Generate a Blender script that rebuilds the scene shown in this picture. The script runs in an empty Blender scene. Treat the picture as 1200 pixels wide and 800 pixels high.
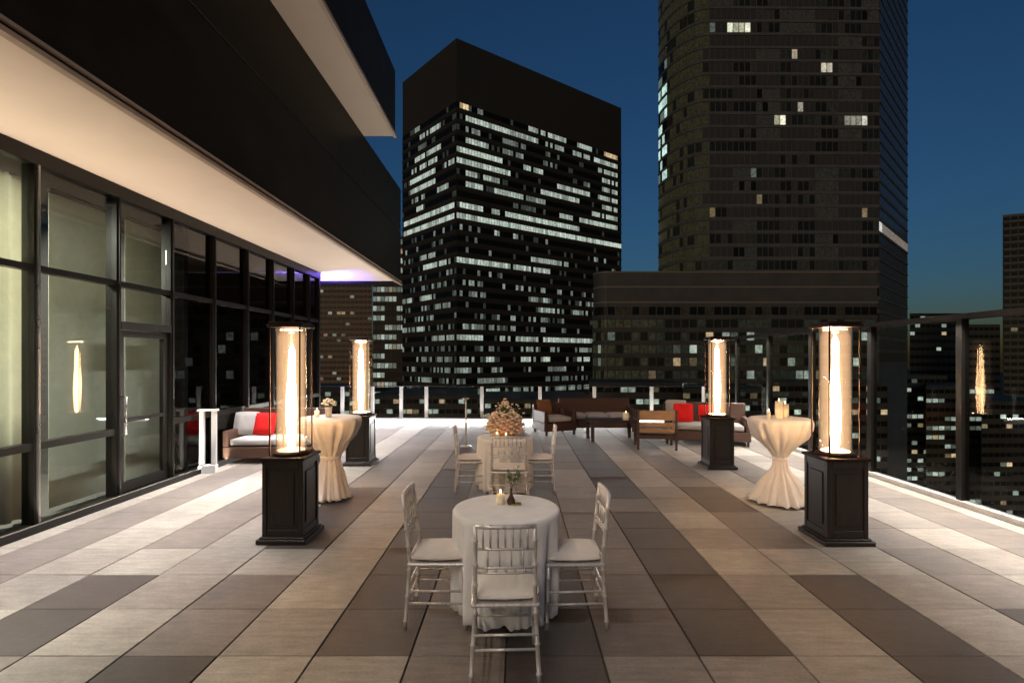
import bpy, bmesh, math, random
from mathutils import Vector, Matrix
random.seed(7)
R = math.radians
S = bpy.context.scene
C = S.collection
EYE = 1.853

# ------------------------------------------------------------------ helpers
class MB:
    """collects shapes in one bmesh; build() links them as ONE mesh object"""
    def __init__(self):
        self.bm = bmesh.new()
    def box(self, x0, x1, y0, y1, z0, z1, bev=0.0, seg=1, M=None):
        b = bmesh.new()
        bmesh.ops.create_cube(b, size=1)
        for v in b.verts:
            v.co = Vector(((x0+x1)/2 + v.co.x*(x1-x0), (y0+y1)/2 + v.co.y*(y1-y0), (z0+z1)/2 + v.co.z*(z1-z0)))
        if bev:
            bmesh.ops.bevel(b, geom=b.edges[:], offset=bev, segments=seg, profile=0.5, affect='EDGES')
        self.merge(b, M); return self
    def merge(self, b, M=None):
        if M is not None: b.transform(M)
        me = bpy.data.meshes.new('tmp'); b.to_mesh(me); b.free()
        self.bm.from_mesh(me); bpy.data.meshes.remove(me)
    def tube(self, pts, rad, n=8, caps=True):
        pts = [Vector(p) for p in pts]
        rs = rad if isinstance(rad, (list, tuple)) else [rad]*len(pts)
        rings = []
        up = None
        for i, p in enumerate(pts):
            d = (pts[min(i+1, len(pts)-1)] - pts[max(i-1, 0)]).normalized()
            if up is None:
                up = Vector((0,0,1)) if abs(d.z) < .9 else Vector((1,0,0))
            a = d.cross(up).normalized(); b = a.cross(d).normalized(); up = b
            rings.append([self.bm.verts.new(p + (a*math.cos(2*math.pi*k/n) + b*math.sin(2*math.pi*k/n))*rs[i]) for k in range(n)])
        for i in range(len(rings)-1):
            for k in range(n):
                f = self.bm.faces.new((rings[i][k], rings[i][(k+1)%n], rings[i+1][(k+1)%n], rings[i+1][k])); f.smooth = True
        if caps:
            self.bm.faces.new(rings[0][::-1]); self.bm.faces.new(rings[-1])
        return self
    def lathe(self, prof, n=32, c=(0,0), cap0=True, cap1=True, rfun=None):
        rings = []
        for (r, z) in prof:
            ring = []
            for k in range(n):
                a = 2*math.pi*k/n
                rr, zz = (r, z) if rfun is None else rfun(r, z, a)
                ring.append(self.bm.verts.new((c[0]+rr*math.cos(a), c[1]+rr*math.sin(a), zz)))
            rings.append(ring)
        for i in range(len(rings)-1):
            for k in range(n):
                f = self.bm.faces.new((rings[i][k], rings[i][(k+1)%n], rings[i+1][(k+1)%n], rings[i+1][k])); f.smooth = True
        if cap0: self.bm.faces.new(rings[0][::-1])
        if cap1: self.bm.faces.new(rings[-1])
        return self
    def prism(self, poly, z0, z1):
        lo = [self.bm.verts.new((x, y, z0)) for x, y in poly]; hi = [self.bm.verts.new((x, y, z1)) for x, y in poly]
        n = len(poly)
        for k in range(n):
            self.bm.faces.new((lo[k], lo[(k+1)%n], hi[(k+1)%n], hi[k]))
        self.bm.faces.new(lo[::-1]); self.bm.faces.new(hi)
        return self
    def blob(self, c, r, sub=2, sq=(1,1,1), jit=0.0):
        b = bmesh.new(); bmesh.ops.create_icosphere(b, subdivisions=sub, radius=1)
        for v in b.verts:
            k = 1 + random.uniform(-jit, jit)
            v.co = Vector((v.co.x*r*sq[0]*k, v.co.y*r*sq[1]*k, v.co.z*r*sq[2]*k)) + Vector(c)
        for f in b.faces: f.smooth = True
        self.merge(b); return self
    def quad(self, pts):
        self.bm.faces.new([self.bm.verts.new(p) for p in pts]); return self
    def build(self, name, mat, parent=None, loc=None, keep_normals=False):
        if not keep_normals:
            bmesh.ops.recalc_face_normals(self.bm, faces=self.bm.faces[:])
        me = bpy.data.meshes.new(name); self.bm.to_mesh(me); self.bm.free()
        me.materials.append(mat)
        o = bpy.data.objects.new(name, me); C.objects.link(o)
        if parent is not None: o.parent = parent
        if loc is not None: o.location = loc
        return o

def tag(o, label, cat, group=None, kind=None):
    if label: o['label'] = label
    if cat: o['category'] = cat
    if group: o['group'] = group
    if kind: o['kind'] = kind
    return o
def thing(name, label, cat, loc=(0,0,0), rz=0, group=None):
    o = bpy.data.objects.new(name, None); C.objects.link(o)
    o.empty_display_size = .1
    o.location = loc; o.rotation_euler = (0,0,rz)
    return tag(o, label, cat, group)
def struct(o):
    o['kind'] = 'structure'; return o
def dup(root, loc, rz, label):
    r = root.copy(); C.objects.link(r); r.location = loc; r.rotation_euler = (0,0,rz); r['label'] = label
    for ch in root.children:
        c = ch.copy(); C.objects.link(c); c.parent = r
        for g in ch.children:
            d = g.copy(); C.objects.link(d); d.parent = c
    return r

# ------------------------------------------------------------------ materials
def newmat(name):
    m = bpy.data.materials.new(name); m.use_nodes = True
    nt = m.node_tree; nt.nodes.clear()
    out = nt.nodes.new('ShaderNodeOutputMaterial')
    return m, nt, out
def N(nt, t, **kw):
    n = nt.nodes.new(t)
    for k, v in kw.items():
        if k in n.inputs.keys(): n.inputs[k].default_value = v
        else: setattr(n, k, v)
    return n
def pmat(name, col, rough=.6, metal=0.0, var=.12, scale=6.0, bump=0.0, bscale=60.0, spec=.5, stretch=(1,1,1), attr=None, coat=0):
    m, nt, out = newmat(name)
    b = N(nt, 'ShaderNodeBsdfPrincipled', Roughness=rough, Metallic=metal)
    b.inputs['Specular IOR Level'].default_value = spec
    if coat: b.inputs['Coat Weight'].default_value = coat
    tc = N(nt, 'ShaderNodeTexCoord'); mp = N(nt, 'ShaderNodeMapping'); mp.inputs['Scale'].default_value = stretch
    nt.links.new(tc.outputs['Object'], mp.inputs['Vector'])
    no = N(nt, 'ShaderNodeTexNoise', Scale=scale, Detail=6.0, Roughness=.6)
    nt.links.new(mp.outputs[0], no.inputs['Vector'])
    mr = N(nt, 'ShaderNodeMapRange'); mr.inputs['From Min'].default_value=.25; mr.inputs['From Max'].default_value=.75
    mr.inputs['To Min'].default_value = 1-var; mr.inputs['To Max'].default_value = 1+var
    nt.links.new(no.outputs['Fac'], mr.inputs['Value'])
    mx = N(nt, 'ShaderNodeMix', data_type='RGBA', blend_type='MULTIPLY'); mx.inputs['Factor'].default_value = 1
    if attr:
        at = N(nt, 'ShaderNodeAttribute', attribute_name=attr); nt.links.new(at.outputs['Color'], mx.inputs['A'])
    else:
        mx.inputs['A'].default_value = (*col, 1)
    nt.links.new(mr.outputs[0], mx.inputs['B']); nt.links.new(mx.outputs['Result'], b.inputs['Base Color'])
    r2 = N(nt, 'ShaderNodeMapRange'); r2.inputs['To Min'].default_value = max(0, rough-.1); r2.inputs['To Max'].default_value = min(1, rough+.1)
    nt.links.new(no.outputs['Fac'], r2.inputs['Value']); nt.links.new(r2.outputs[0], b.inputs['Roughness'])
    if bump:
        n2 = N(nt, 'ShaderNodeTexNoise', Scale=bscale, Detail=4.0); nt.links.new(mp.outputs[0], n2.inputs['Vector'])
        bp = N(nt, 'ShaderNodeBump', Strength=bump, Distance=.01); nt.links.new(n2.outputs['Fac'], bp.inputs['Height'])
        nt.links.new(bp.outputs[0], b.inputs['Normal'])
    nt.links.new(b.outputs[0], out.inputs[0])
    return m
def emat(name, col, strength, sample=True):
    m, nt, out = newmat(name)
    e = N(nt, 'ShaderNodeEmission'); e.inputs[0].default_value = (*col,1); e.inputs[1].default_value = strength
    nt.links.new(e.outputs[0], out.inputs[0])
    if not sample: m.cycles.emission_sampling = 'NONE'
    return m
def glassmat(name, tint, glow=None, transl=0.0, tcol=(1,1,1), rough=0.0, ior=1.5):
    m, nt, out = newmat(name)
    t = N(nt, 'ShaderNodeBsdfTransparent'); t.inputs[0].default_value = (*tint,1)
    g = N(nt, 'ShaderNodeBsdfGlossy', Roughness=rough)
    fr = N(nt, 'ShaderNodeFresnel', IOR=ior)
    ge = N(nt, 'ShaderNodeNewGeometry'); mr = N(nt, 'ShaderNodeMapRange')   # same reflectance on both faces of the pane
    mr.inputs['To Min'].default_value = ior; mr.inputs['To Max'].default_value = 1/ior
    nt.links.new(ge.outputs['Backfacing'], mr.inputs['Value']); nt.links.new(mr.outputs[0], fr.inputs['IOR'])
    base = t.outputs[0]
    if glow:
        em = N(nt, 'ShaderNodeEmission'); em.inputs[0].default_value = (*glow[0],1); em.inputs[1].default_value = glow[1]
        ad = N(nt, 'ShaderNodeAddShader'); nt.links.new(base, ad.inputs[0]); nt.links.new(em.outputs[0], ad.inputs[1]); base = ad.outputs[0]
        m.cycles.emission_sampling = 'NONE'
    if transl:
        tl = N(nt, 'ShaderNodeBsdfTranslucent'); tl.inputs[0].default_value = (*tcol,1)
        ms = N(nt, 'ShaderNodeMixShader'); ms.inputs[0].default_value = transl
        nt.links.new(t.outputs[0], ms.inputs[1]); nt.links.new(tl.outputs[0], ms.inputs[2]); base = ms.outputs[0]
    mx = N(nt, 'ShaderNodeMixShader')
    nt.links.new(fr.outputs[0], mx.inputs[0]); nt.links.new(base, mx.inputs[1]); nt.links.new(g.outputs[0], mx.inputs[2])
    nt.links.new(mx.outputs[0], out.inputs[0])
    return m
def volmat(name, col, s):
    m, nt, out = newmat(name)
    e = N(nt, 'ShaderNodeEmission'); e.inputs[0].default_value = (*col,1); e.inputs[1].default_value = s
    nt.links.new(e.outputs[0], out.inputs['Volume']); return m
def clothmat(name, col, transl=.25):
    m, nt, out = newmat(name)
    tc = N(nt, 'ShaderNodeTexCoord')
    w = N(nt, 'ShaderNodeTexNoise', Scale=140.0, Detail=3.0); nt.links.new(tc.outputs['Object'], w.inputs['Vector'])
    n2 = N(nt, 'ShaderNodeTexNoise', Scale=9.0, Detail=5.0); nt.links.new(tc.outputs['Object'], n2.inputs['Vector'])
    mr = N(nt, 'ShaderNodeMapRange'); mr.inputs['To Min'].default_value=.85; mr.inputs['To Max'].default_value=1.1
    nt.links.new(n2.outputs['Fac'], mr.inputs['Value'])
    mx = N(nt, 'ShaderNodeMix', data_type='RGBA', blend_type='MULTIPLY'); mx.inputs['Factor'].default_value=1
    mx.inputs['A'].default_value=(*col,1); nt.links.new(mr.outputs[0], mx.inputs['B'])
    ad = N(nt, 'ShaderNodeMath', operation='MULTIPLY_ADD'); nt.links.new(n2.outputs['Fac'], ad.inputs[0]); ad.inputs[1].default_value = 3.0; nt.links.new(w.outputs['Fac'], ad.inputs[2])
    bp = N(nt, 'ShaderNodeBump', Strength=.35, Distance=.006); nt.links.new(ad.outputs[0], bp.inputs['Height'])
    d = N(nt, 'ShaderNodeBsdfDiffuse', Roughness=.6); t = N(nt, 'ShaderNodeBsdfTranslucent')
    for q in (d, t):
        nt.links.new(mx.outputs['Result'], q.inputs[0]); nt.links.new(bp.outputs[0], q.inputs['Normal'])
    ms = N(nt, 'ShaderNodeMixShader'); ms.inputs[0].default_value = transl
    nt.links.new(d.outputs[0], ms.inputs[1]); nt.links.new(t.outputs[0], ms.inputs[2]); nt.links.new(ms.outputs[0], out.inputs[0])
    return m
def wickermat(name, col):
    m, nt, out = newmat(name)
    tc = N(nt, 'ShaderNodeTexCoord')
    b = N(nt, 'ShaderNodeBsdfPrincipled', Roughness=.5)
    w1 = N(nt, 'ShaderNodeTexWave', Scale=26.0, Distortion=1.0); w1.bands_direction = 'Z'
    w2 = N(nt, 'ShaderNodeTexWave', Scale=14.0, Distortion=1.5); w2.bands_direction = 'DIAGONAL'
    for w in (w1, w2): nt.links.new(tc.outputs['Object'], w.inputs['Vector'])
    mu = N(nt, 'ShaderNodeMath', operation='MULTIPLY'); nt.links.new(w1.outputs['Fac'], mu.inputs[0]); nt.links.new(w2.outputs['Fac'], mu.inputs[1])
    cr = N(nt, 'ShaderNodeMix', data_type='RGBA'); cr.inputs['A'].default_value = (*[c*.4 for c in col],1); cr.inputs['B'].default_value=(*[c*1.25 for c in col],1)
    nt.links.new(mu.outputs[0], cr.inputs['Factor']); nt.links.new(cr.outputs['Result'], b.inputs['Base Color'])
    bp = N(nt, 'ShaderNodeBump', Strength=.6, Distance=.01); nt.links.new(mu.outputs[0], bp.inputs['Height']); nt.links.new(bp.outputs[0], b.inputs['Normal'])
    nt.links.new(b.outputs[0], out.inputs[0]); return m
def windowmat():
    m, nt, out = newmat('city_window_glass')
    at = N(nt, 'ShaderNodeAttribute', attribute_name='lit')
    b = N(nt, 'ShaderNodeBsdfPrincipled', Roughness=.25); b.inputs['Base Color'].default_value = (.012,.013,.012,1)
    b.inputs['Specular IOR Level'].default_value = .10
    bl = N(nt, 'ShaderNodeMix', data_type='RGBA'); bl.inputs['A'].default_value = (.105,.098,.078,1); bl.inputs['B'].default_value = (.018,.018,.014,1)
    nt.links.new(at.outputs['Alpha'], bl.inputs['Factor']); nt.links.new(bl.outputs['Result'], b.inputs['Base Color'])
    tc = N(nt, 'ShaderNodeTexCoord'); no = N(nt, 'ShaderNodeTexNoise', Scale=1.7, Detail=4.0); nt.links.new(tc.outputs['Object'], no.inputs['Vector'])
    mr = N(nt, 'ShaderNodeMapRange'); mr.inputs['From Min'].default_value=.3; mr.inputs['From Max'].default_value=.7; mr.inputs['To Min'].default_value=.45; mr.inputs['To Max'].default_value=1.25
    nt.links.new(no.outputs['Fac'], mr.inputs['Value'])
    nt.links.new(at.outputs['Color'], b.inputs['Emission Color']); nt.links.new(mr.outputs[0], b.inputs['Emission Strength'])
    nt.links.new(b.outputs[0], out.inputs[0]); m.cycles.emission_sampling = 'NONE'
    return m

M_TILE = pmat('stone_paver', None, rough=.60, var=.26, scale=3.2, bump=.25, bscale=38, stretch=(1,7,1), attr='tone', spec=.35)
def add_stains(m):
    nt = m.node_tree; b = next(n for n in nt.nodes if n.type == 'BSDF_PRINCIPLED')
    src = b.inputs['Base Color'].links[0].from_socket
    tc = N(nt, 'ShaderNodeTexCoord'); acc = src
    for sc, lo, hi, det in ((.9, .72, 1.12, 8.0), (55.0, .86, 1.1, 2.0), (7.0, .85, 1.08, 8.0)):
        no = N(nt, 'ShaderNodeTexNoise', Scale=sc, Detail=det, Roughness=.65); nt.links.new(tc.outputs['Object'], no.inputs['Vector'])
        mr = N(nt, 'ShaderNodeMapRange'); mr.inputs['From Min'].default_value=.3; mr.inputs['From Max'].default_value=.7; mr.inputs['To Min'].default_value=lo; mr.inputs['To Max'].default_value=hi
        nt.links.new(no.outputs['Fac'], mr.inputs['Value'])
        mx = N(nt, 'ShaderNodeMix', data_type='RGBA', blend_type='MULTIPLY'); mx.inputs['Factor'].default_value = 1
        nt.links.new(acc, mx.inputs['A']); nt.links.new(mr.outputs[0], mx.inputs['B']); acc = mx.outputs['Result']
    nt.links.new(acc, b.inputs['Base Color'])
add_stains(M_TILE)
M_GROUT = pmat('paver_bedding', (.05,.045,.04), rough=.9)
M_SOFFIT = pmat('soffit_plaster', (.74,.61,.50), rough=.85, var=.05, scale=1.2)
M_USOFFIT = pmat('upper_soffit_plaster', (.55,.45,.35), rough=.85, var=.05, scale=1.2)
M_FASCIA = pmat('dark_glazed_fascia', (.024,.019,.0125), rough=.38, var=.2, scale=2, spec=.045)
M_LIP = pmat('bronze_drip_edge', (.42,.32,.24), rough=.45)
M_FRAME = pmat('black_anodised_frame', (.007,.006,.005), rough=.42, var=.2, spec=.22)
M_STEELFRAME = pmat('satin_mullion_cap', (.30,.29,.28), rough=.3, metal=.9)
M_GLASS = glassmat('clear_glazing', (.84,.87,.84), ior=1.38)
M_DARKGLASS = glassmat('darkened_glazing', (.55,.56,.54))  # darker copy of the glazing, stands in for unlit rooms behind
M_RAILGLASS = glassmat('railing_glass', (.93,.96,.94), ior=1.2)
M_TUBE = glassmat('heater_glass', (.95,.92,.88), glow=((1,.60,.32), .06), ior=1.35)  # faint emission stands in for flame light caught in the glass
M_HALO = volmat('hot_gas_glow', (1,.63,.36), 3.0)
M_HALO2 = volmat('hot_gas_core', (1,.66,.36), 4.0)
M_FLAME = emat('gas_flame', (1,.62,.32), 88)
M_BASE = pmat('espresso_painted_wood', (.020,.014,.011), rough=.42, var=.3, scale=10, spec=.25, stretch=(4,4,.6))
M_BRONZE = pmat('rusty_bronze', (.016,.007,.004), rough=.6, metal=0, var=.3, spec=.15)
M_WIRE = pmat('guard_wire', (.012,.005,.003), rough=.6, spec=.1)
M_CHAIR = pmat('limewashed_silver_wood', (.62,.59,.565), rough=.30, metal=.35, var=.22, scale=14, stretch=(3,3,1))
M_CUSH = clothmat('ivory_seat_cloth', (.74,.70,.65), .05)
M_CLOTH = clothmat('white_table_linen', (.88,.87,.86), .15)
M_COCK = clothmat('ivory_stretch_linen', (.78,.73,.68), .15)
M_WICKER = wickermat('brown_wicker', (.11,.045,.022))
M_WOODT = pmat('teak_slats', (.24,.14,.075), rough=.5, var=.3, scale=8, stretch=(1,6,6))
M_DARKWOOD = pmat('dark_stained_wood', (.035,.018,.012), rough=.45, var=.3)
M_REDP = clothmat('red_pillow_cloth', (.62,.025,.025), .02)
M_WHITEP = clothmat('white_pillow_cloth', (.36,.345,.33), .02)
M_BROWNP = clothmat('brown_pillow_cloth', (.22,.10,.05), .02)
M_STEEL = pmat('pale_powder_coat', (.55,.55,.53), rough=.4, var=.06)
M_CONC = pmat('pale_concrete_kerb', (.55,.54,.52), rough=.8, bump=.2)
M_LEDW = emat('led_white', (1,.95,.88), 5)
M_PURPLE = emat('led_purple', (.2,.13,1), 3)
M_CANDLE = pmat('ivory_wax', (.85,.74,.52), rough=.5, var=.05)
M_CFLAME = emat('candle_flame', (1,.55,.2), 30)
M_VASE = pmat('amber_brown_glass', (.06,.025,.01), rough=.1, spec=.8)
M_LEAF = pmat('green_leaves', (.07,.12,.04), rough=.55, var=.3)
M_PETAL = pmat('peach_petals', (.84,.52,.35), rough=.7, var=.25, scale=20)
M_WPETAL = pmat('cream_petals', (.80,.68,.52), rough=.7, var=.15, scale=20)
M_GOLD = pmat('brushed_gold', (.75,.48,.2), rough=.3, metal=1)
M_SHADE = clothmat('grey_green_roller_shade', (.36,.355,.31), .35)
M_CURT = clothmat('cream_curtain', (.75,.73,.63), .55)
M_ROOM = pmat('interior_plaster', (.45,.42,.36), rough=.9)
M_ROOMD = pmat('interior_darkened', (.012,.010,.009), rough=.9)
M_SPAN = pmat('graphite_cladding', (.016,.016,.015), rough=.5, spec=.3)
M_BLACKSTEEL = pmat('black_cladding', (.085,.075,.055), rough=.7, spec=.03)
M_APT = pmat('grey_concrete_facade', (.18,.168,.135), rough=.8, scale=.3, var=.25)
M_APTSIDE = pmat('brown_stone_facade', (.16,.085,.05), rough=.9, scale=.3, var=.2, spec=.03)
M_POD = pmat('brown_metal_facade', (.135,.115,.08), rough=.6, scale=.3, var=.25)
M_PODTRIM = pmat('pale_bronze_trim', (.34,.27,.18), rough=.5)
M_BRICK = pmat('tan_brick_facade', (.40,.26,.16), rough=.85, scale=.5, var=.3)
M_CITY = pmat('grey_stone_facade', (.11,.09,.06), rough=.85, scale=.2, var=.3)
M_GROUND = pmat('city_asphalt', (.03,.03,.03), rough=.9, scale=.02)
M_WIN = windowmat()

# ------------------------------------------------------------------ terrace floor
TX0, TZ0, TS = -.068, 3.195, .60
WALLX, RAILX, BACKY = -5.22, 5.67, 15.25
LIGHT, MED, DARK, MIDL = (.32,.28,.235), (.175,.143,.122), (.076,.058,.050), (.262,.225,.192)
spec = {  # (column, row) tones that the photograph shows
 -4:{0:DARK,1:MED,2:MED,3:LIGHT}, -2:{0:LIGHT,1:DARK,2:DARK,3:DARK,4:DARK}, -1:{0:MED,1:MED},
 0:{0:DARK,1:DARK,2:DARK,3:DARK}, 1:{0:MIDL,1:MED,2:MED,3:MED}, 2:{0:MIDL,1:DARK,2:DARK,3:DARK,4:DARK,5:DARK,6:MED,7:DARK,8:DARK,9:DARK},
 4:{0:DARK,1:DARK,2:DARK,3:LIGHT,4:MED,5:MED}, 6:{1:DARK,2:MED}, -6:{1:DARK,2:DARK,3:LIGHT}}  # a medium tile beside the near right heater holds its shadow in the tone
m = MB(); bmx = m.bm
lay = bmx.loops.layers.float_color.new('tone')
rnd = random.Random(3)
g = .004
for c in range(-9, 10):
    for r in range(-9, 21):
        x0, x1 = TX0+TS*c, TX0+TS*(c+1); y0, y1 = TZ0+TS*(r-1), TZ0+TS*r
        x0, x1 = max(x0, WALLX+.02), min(x1, RAILX-.12); y1 = min(y1, BACKY-.2)
        if x1-x0 < .05 or y1-y0 < .05: continue
        if r in spec.get(c, {}): t = spec[c][r]
        elif c % 2 == 0: t = MED if random.Random(c*17+(r+c)//4).random() < .38 else DARK
        else: t = rnd.choice([LIGHT, LIGHT, LIGHT, MIDL]) if c not in (-1, 1) else rnd.choice([MED, MIDL, MED])
        if abs(c) >= 6 and t == DARK and r not in spec.get(c, {}): t = MED
        k = rnd.uniform(.88, 1.1); t = [v*k for v in t]
        dz = rnd.uniform(-.001, .001)
        lo = [bmx.verts.new((x, y, -.03)) for x, y in ((x0+g+.002,y0+g*.6),(x1-g-.002,y0+g*.6),(x1-g-.002,y1-g*.6),(x0+g+.002,y1-g*.6))]
        mid = [bmx.verts.new((v.co.x, v.co.y, -.003+dz)) for v in lo]
        b = .003
        hi = [bmx.verts.new((x, y, dz)) for x, y in ((x0+g+.002+b,y0+g*.6+b),(x1-g-.002-b,y0+g*.6+b),(x1-g-.002-b,y1-g*.6-b),(x0+g+.002+b,y1-g*.6-b))]
        fs = [bmx.faces.new(hi)]
        for A, B in ((lo, mid), (mid, hi)):
            for q in range(4): fs.append(bmx.faces.new((A[q], A[(q+1)%4], B[(q+1)%4], B[q])))
        for f in fs:
            for l in f.loops: l[lay] = (*t, 1)
struct(m.build('terrace_floor', M_TILE))
struct(MB().box(WALLX-.3, RAILX+.25, -3, BACKY+.25, -.8, -.012).build('terrace_slab', M_GROUT))

# ------------------------------------------------------------------ hotel building with glazed front
ZS = 4.12; FX = -3.50; ZF = 6.93; UX = -2.79; ZT = 8.43
hb = thing('hotel_building', 'dark hotel facade with glass wall, cream soffit and overhanging upper floor', 'building', (WALLX, 6, 0))
def hp(mbo, name, mat, parent=None):
    o = mbo.build(name, mat, parent or hb)
    if parent is None: o.location = (-WALLX, -6, 0)
    return o
hp(MB().box(-12, FX-.02, -16, 15.0, ZS, ZS+.10), 'soffit', M_SOFFIT)
# fascia: long glossy panels in two courses
for z0, z1 in ((ZS-.02, 5.655), (5.675, ZF)):
    ys = [-16, 15.4]
    hp(MB().box(FX-.017, FX, ys[0], ys[1], z0, z1, .004), 'fascia_panel', M_FASCIA)
hp(MB().box(-12, FX-.07, -16, 15.3, ZS+.11, ZF-.12), 'upper_wall', M_FRAME)
lip = MB().box(FX-.02, FX+.05, -16, 15.42, ZS-.07, ZS-.03).box(FX+.003, FX+.03, -16, 15.42, ZS+.02, ZS+.05)
hp(lip, 'drip_edge', M_LIP)
hp(MB().box(-12, FX-.02, 15.0, 15.42, ZS-.06, ZS+.09), 'soffit_end_trim', M_FRAME)
hp(MB().box(-12, UX-.03, -16, 11.7, ZF, ZF+.1), 'upper_soffit', M_USOFFIT)
hp(MB().box(UX-.05, UX, -16, 11.72, ZF+.05, ZT, .004), 'upper_fascia', M_FASCIA)
hp(MB().box(UX-.03, UX+.03, -16, 11.74, ZF-.03, ZF+.045), 'upper_drip_edge', M_LIP)
hp(MB().box(-12, UX-.06, -16, 11.69, ZF+.11, ZT-.05), 'upper_floor_body', M_FRAME)
hp(MB().box(WALLX-.12, WALLX+.03, -4, 13.56, ZS-.17, ZS-.005), 'head_frame', M_FRAME)
hp(MB().box(WALLX-.12, WALLX+.03, -4, 13.56, 0.0, .06), 'sill_frame', M_FRAME)
# bays
ys = [-1.0, .1, 1.2, 2.3, 3.4, 4.42, 5.55, 6.68, 7.72, 8.80, 9.88, 10.9, 11.9, 12.8, 13.5]
for i in range(len(ys)-1):
    y0, y1 = ys[i], ys[i+1]
    door = (i == 7-0 and False)
    isdoor = abs(y0-6.68) < .01
    fr = MB()
    fr.box(WALLX-.12, WALLX+.02, y0-.035, y0+.035, .06, ZS-.17)
    if i == len(ys)-2: fr.box(WALLX-.12, WALLX+.02, y1-.035, y1+.035, .06, ZS-.17)
    fr.box(WALLX-.10, WALLX+.01, y0+.035, y1-.035, 2.80, 2.87)
    if isdoor:
        fr.box(WALLX-.12, WALLX+.035, y0+.035, y1-.035, 2.24, 2.34)
    else:
        fr.box(WALLX-.10, WALLX+.01, y0+.035, y1-.035, .86, .94)
    w = hp(fr, 'window', M_FRAME)
    cap = MB().box(WALLX+.021, WALLX+.045, y0-.012, y0+.012, .06, ZS-.17)
    cap.build('mullion_cap', M_STEELFRAME if i == 6 else M_FRAME, w)
    gm = M_GLASS if y0 < 7.7 else M_DARKGLASS
    zs = [(.06, .86), (.94, 2.80), (2.87, ZS-.17)]
    if isdoor: zs = [(2.34, 2.80), (2.87, ZS-.17)]
    for z0, z1 in zs:
        MB().box(WALLX-.055, WALLX-.043, y0+.036, y1-.036, z0+.001, z1-.001).build('pane', gm, w)
    if isdoor:
        d = MB()
        a, b = y0+.045, y1-.045
        d.box(WALLX-.08, WALLX-.02, a, a+.09, .065, 2.23).box(WALLX-.08, WALLX-.02, b-.09, b, .065, 2.23)
        d.box(WALLX-.08, WALLX-.02, a+.09, b-.09, .065, .20).box(WALLX-.08, WALLX-.02, a+.09, b-.09, 2.14, 2.23)
        d.box(WALLX-.08, WALLX-.02, a+.09, b-.09, 1.00, 1.05)
        dd = hp(d, 'door', M_FRAME)
        for z0, z1 in ((.20, 1.0), (1.05, 2.14)):
            MB().box(WALLX-.056, WALLX-.044, a+.09, b-.09, z0, z1).build('pane', M_GLASS, dd)
        MB().tube([(WALLX-.02, a+.05, .85), (WALLX+.05, a+.05, .85), (WALLX+.05, a+.05, 1.35), (WALLX-.02, a+.05, 1.35)], .012).build('handle', M_STEELFRAME, dd)
# rooms behind the glass, coloured near black so gaps by the shades look unlit
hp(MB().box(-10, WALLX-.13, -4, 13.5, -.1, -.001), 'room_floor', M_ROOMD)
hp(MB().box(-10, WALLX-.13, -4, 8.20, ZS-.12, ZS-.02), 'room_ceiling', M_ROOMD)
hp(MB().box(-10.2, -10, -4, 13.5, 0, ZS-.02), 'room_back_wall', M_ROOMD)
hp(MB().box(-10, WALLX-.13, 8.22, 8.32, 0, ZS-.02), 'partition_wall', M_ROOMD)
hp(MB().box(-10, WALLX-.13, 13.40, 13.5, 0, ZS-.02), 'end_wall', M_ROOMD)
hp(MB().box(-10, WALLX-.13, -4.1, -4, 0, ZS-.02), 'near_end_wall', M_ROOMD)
def drape(name, y0, y1, x, mat, label, cat, amp=.03, n=60, grp=None, waves=7):
    mb = MB(); rows = []
    for j, z in enumerate((.04, 1.3, 2.6, 3.9)):
        row = []
        for i in range(n+1):
            u = i/n; row.append(mb.bm.verts.new((x + amp*math.sin(u*waves*2*math.pi + .3*j) , y0+(y1-y0)*u, z)))
        rows.append(row)
    for j in range(3):
        for i in range(n):
            f = mb.bm.faces.new((rows[j][i], rows[j][i+1], rows[j+1][i+1], rows[j+1][i])); f.smooth = True
    o = mb.build(name, mat); tag(o, label, cat, grp)
    md = o.modifiers.new('thick', 'SOLIDIFY'); md.thickness = .004
    return o
drape('curtain', 4.2, 5.98, WALLX-.4, M_CURT, 'bright cream curtain lit from inside behind the nearest glass bay', 'curtain', .035, 120, None, 9)
for (a, b, lab) in ((6.16, 7.08, 'grey green roller shade behind the wide pane beside the door'), (7.36, 8.12, 'narrower grey green roller shade behind the glass door')):
    o = MB().box(WALLX-.42, WALLX-.415, a, b, .05, 3.85).build('roller_shade', M_SHADE); tag(o, lab, 'blind')
    rt = MB().tube([(WALLX-.42, a, 3.89), (WALLX-.42, b, 3.89)], .03).build('roller_tube', M_FRAME, o)

UPW, DNW, EDW, RAILW, BACKW = 330, 470, 235, 600, 450
# ------------------------------------------------------------------ lamps helper
def area(name, loc, rot, sx, sy, power, col, parent=None):
    l = bpy.data.lights.new(name, 'AREA'); l.shape = 'RECTANGLE'; l.size = sx; l.size_y = sy; l.energy = power; l.color = col
    o = bpy.data.objects.new(name, l); C.objects.link(o); o.location = loc; o.rotation_euler = rot
    return o
area('room_lamp', (-6.9, 4.9, 3.9), (0,0,0), 1.5, 1.5, 1700, (1,.95,.82))
area('room_lamp', (-7.0, 7.1, 3.9), (0,0,0), 1.0, 1.0, 240, (1,.97,.86))

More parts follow.
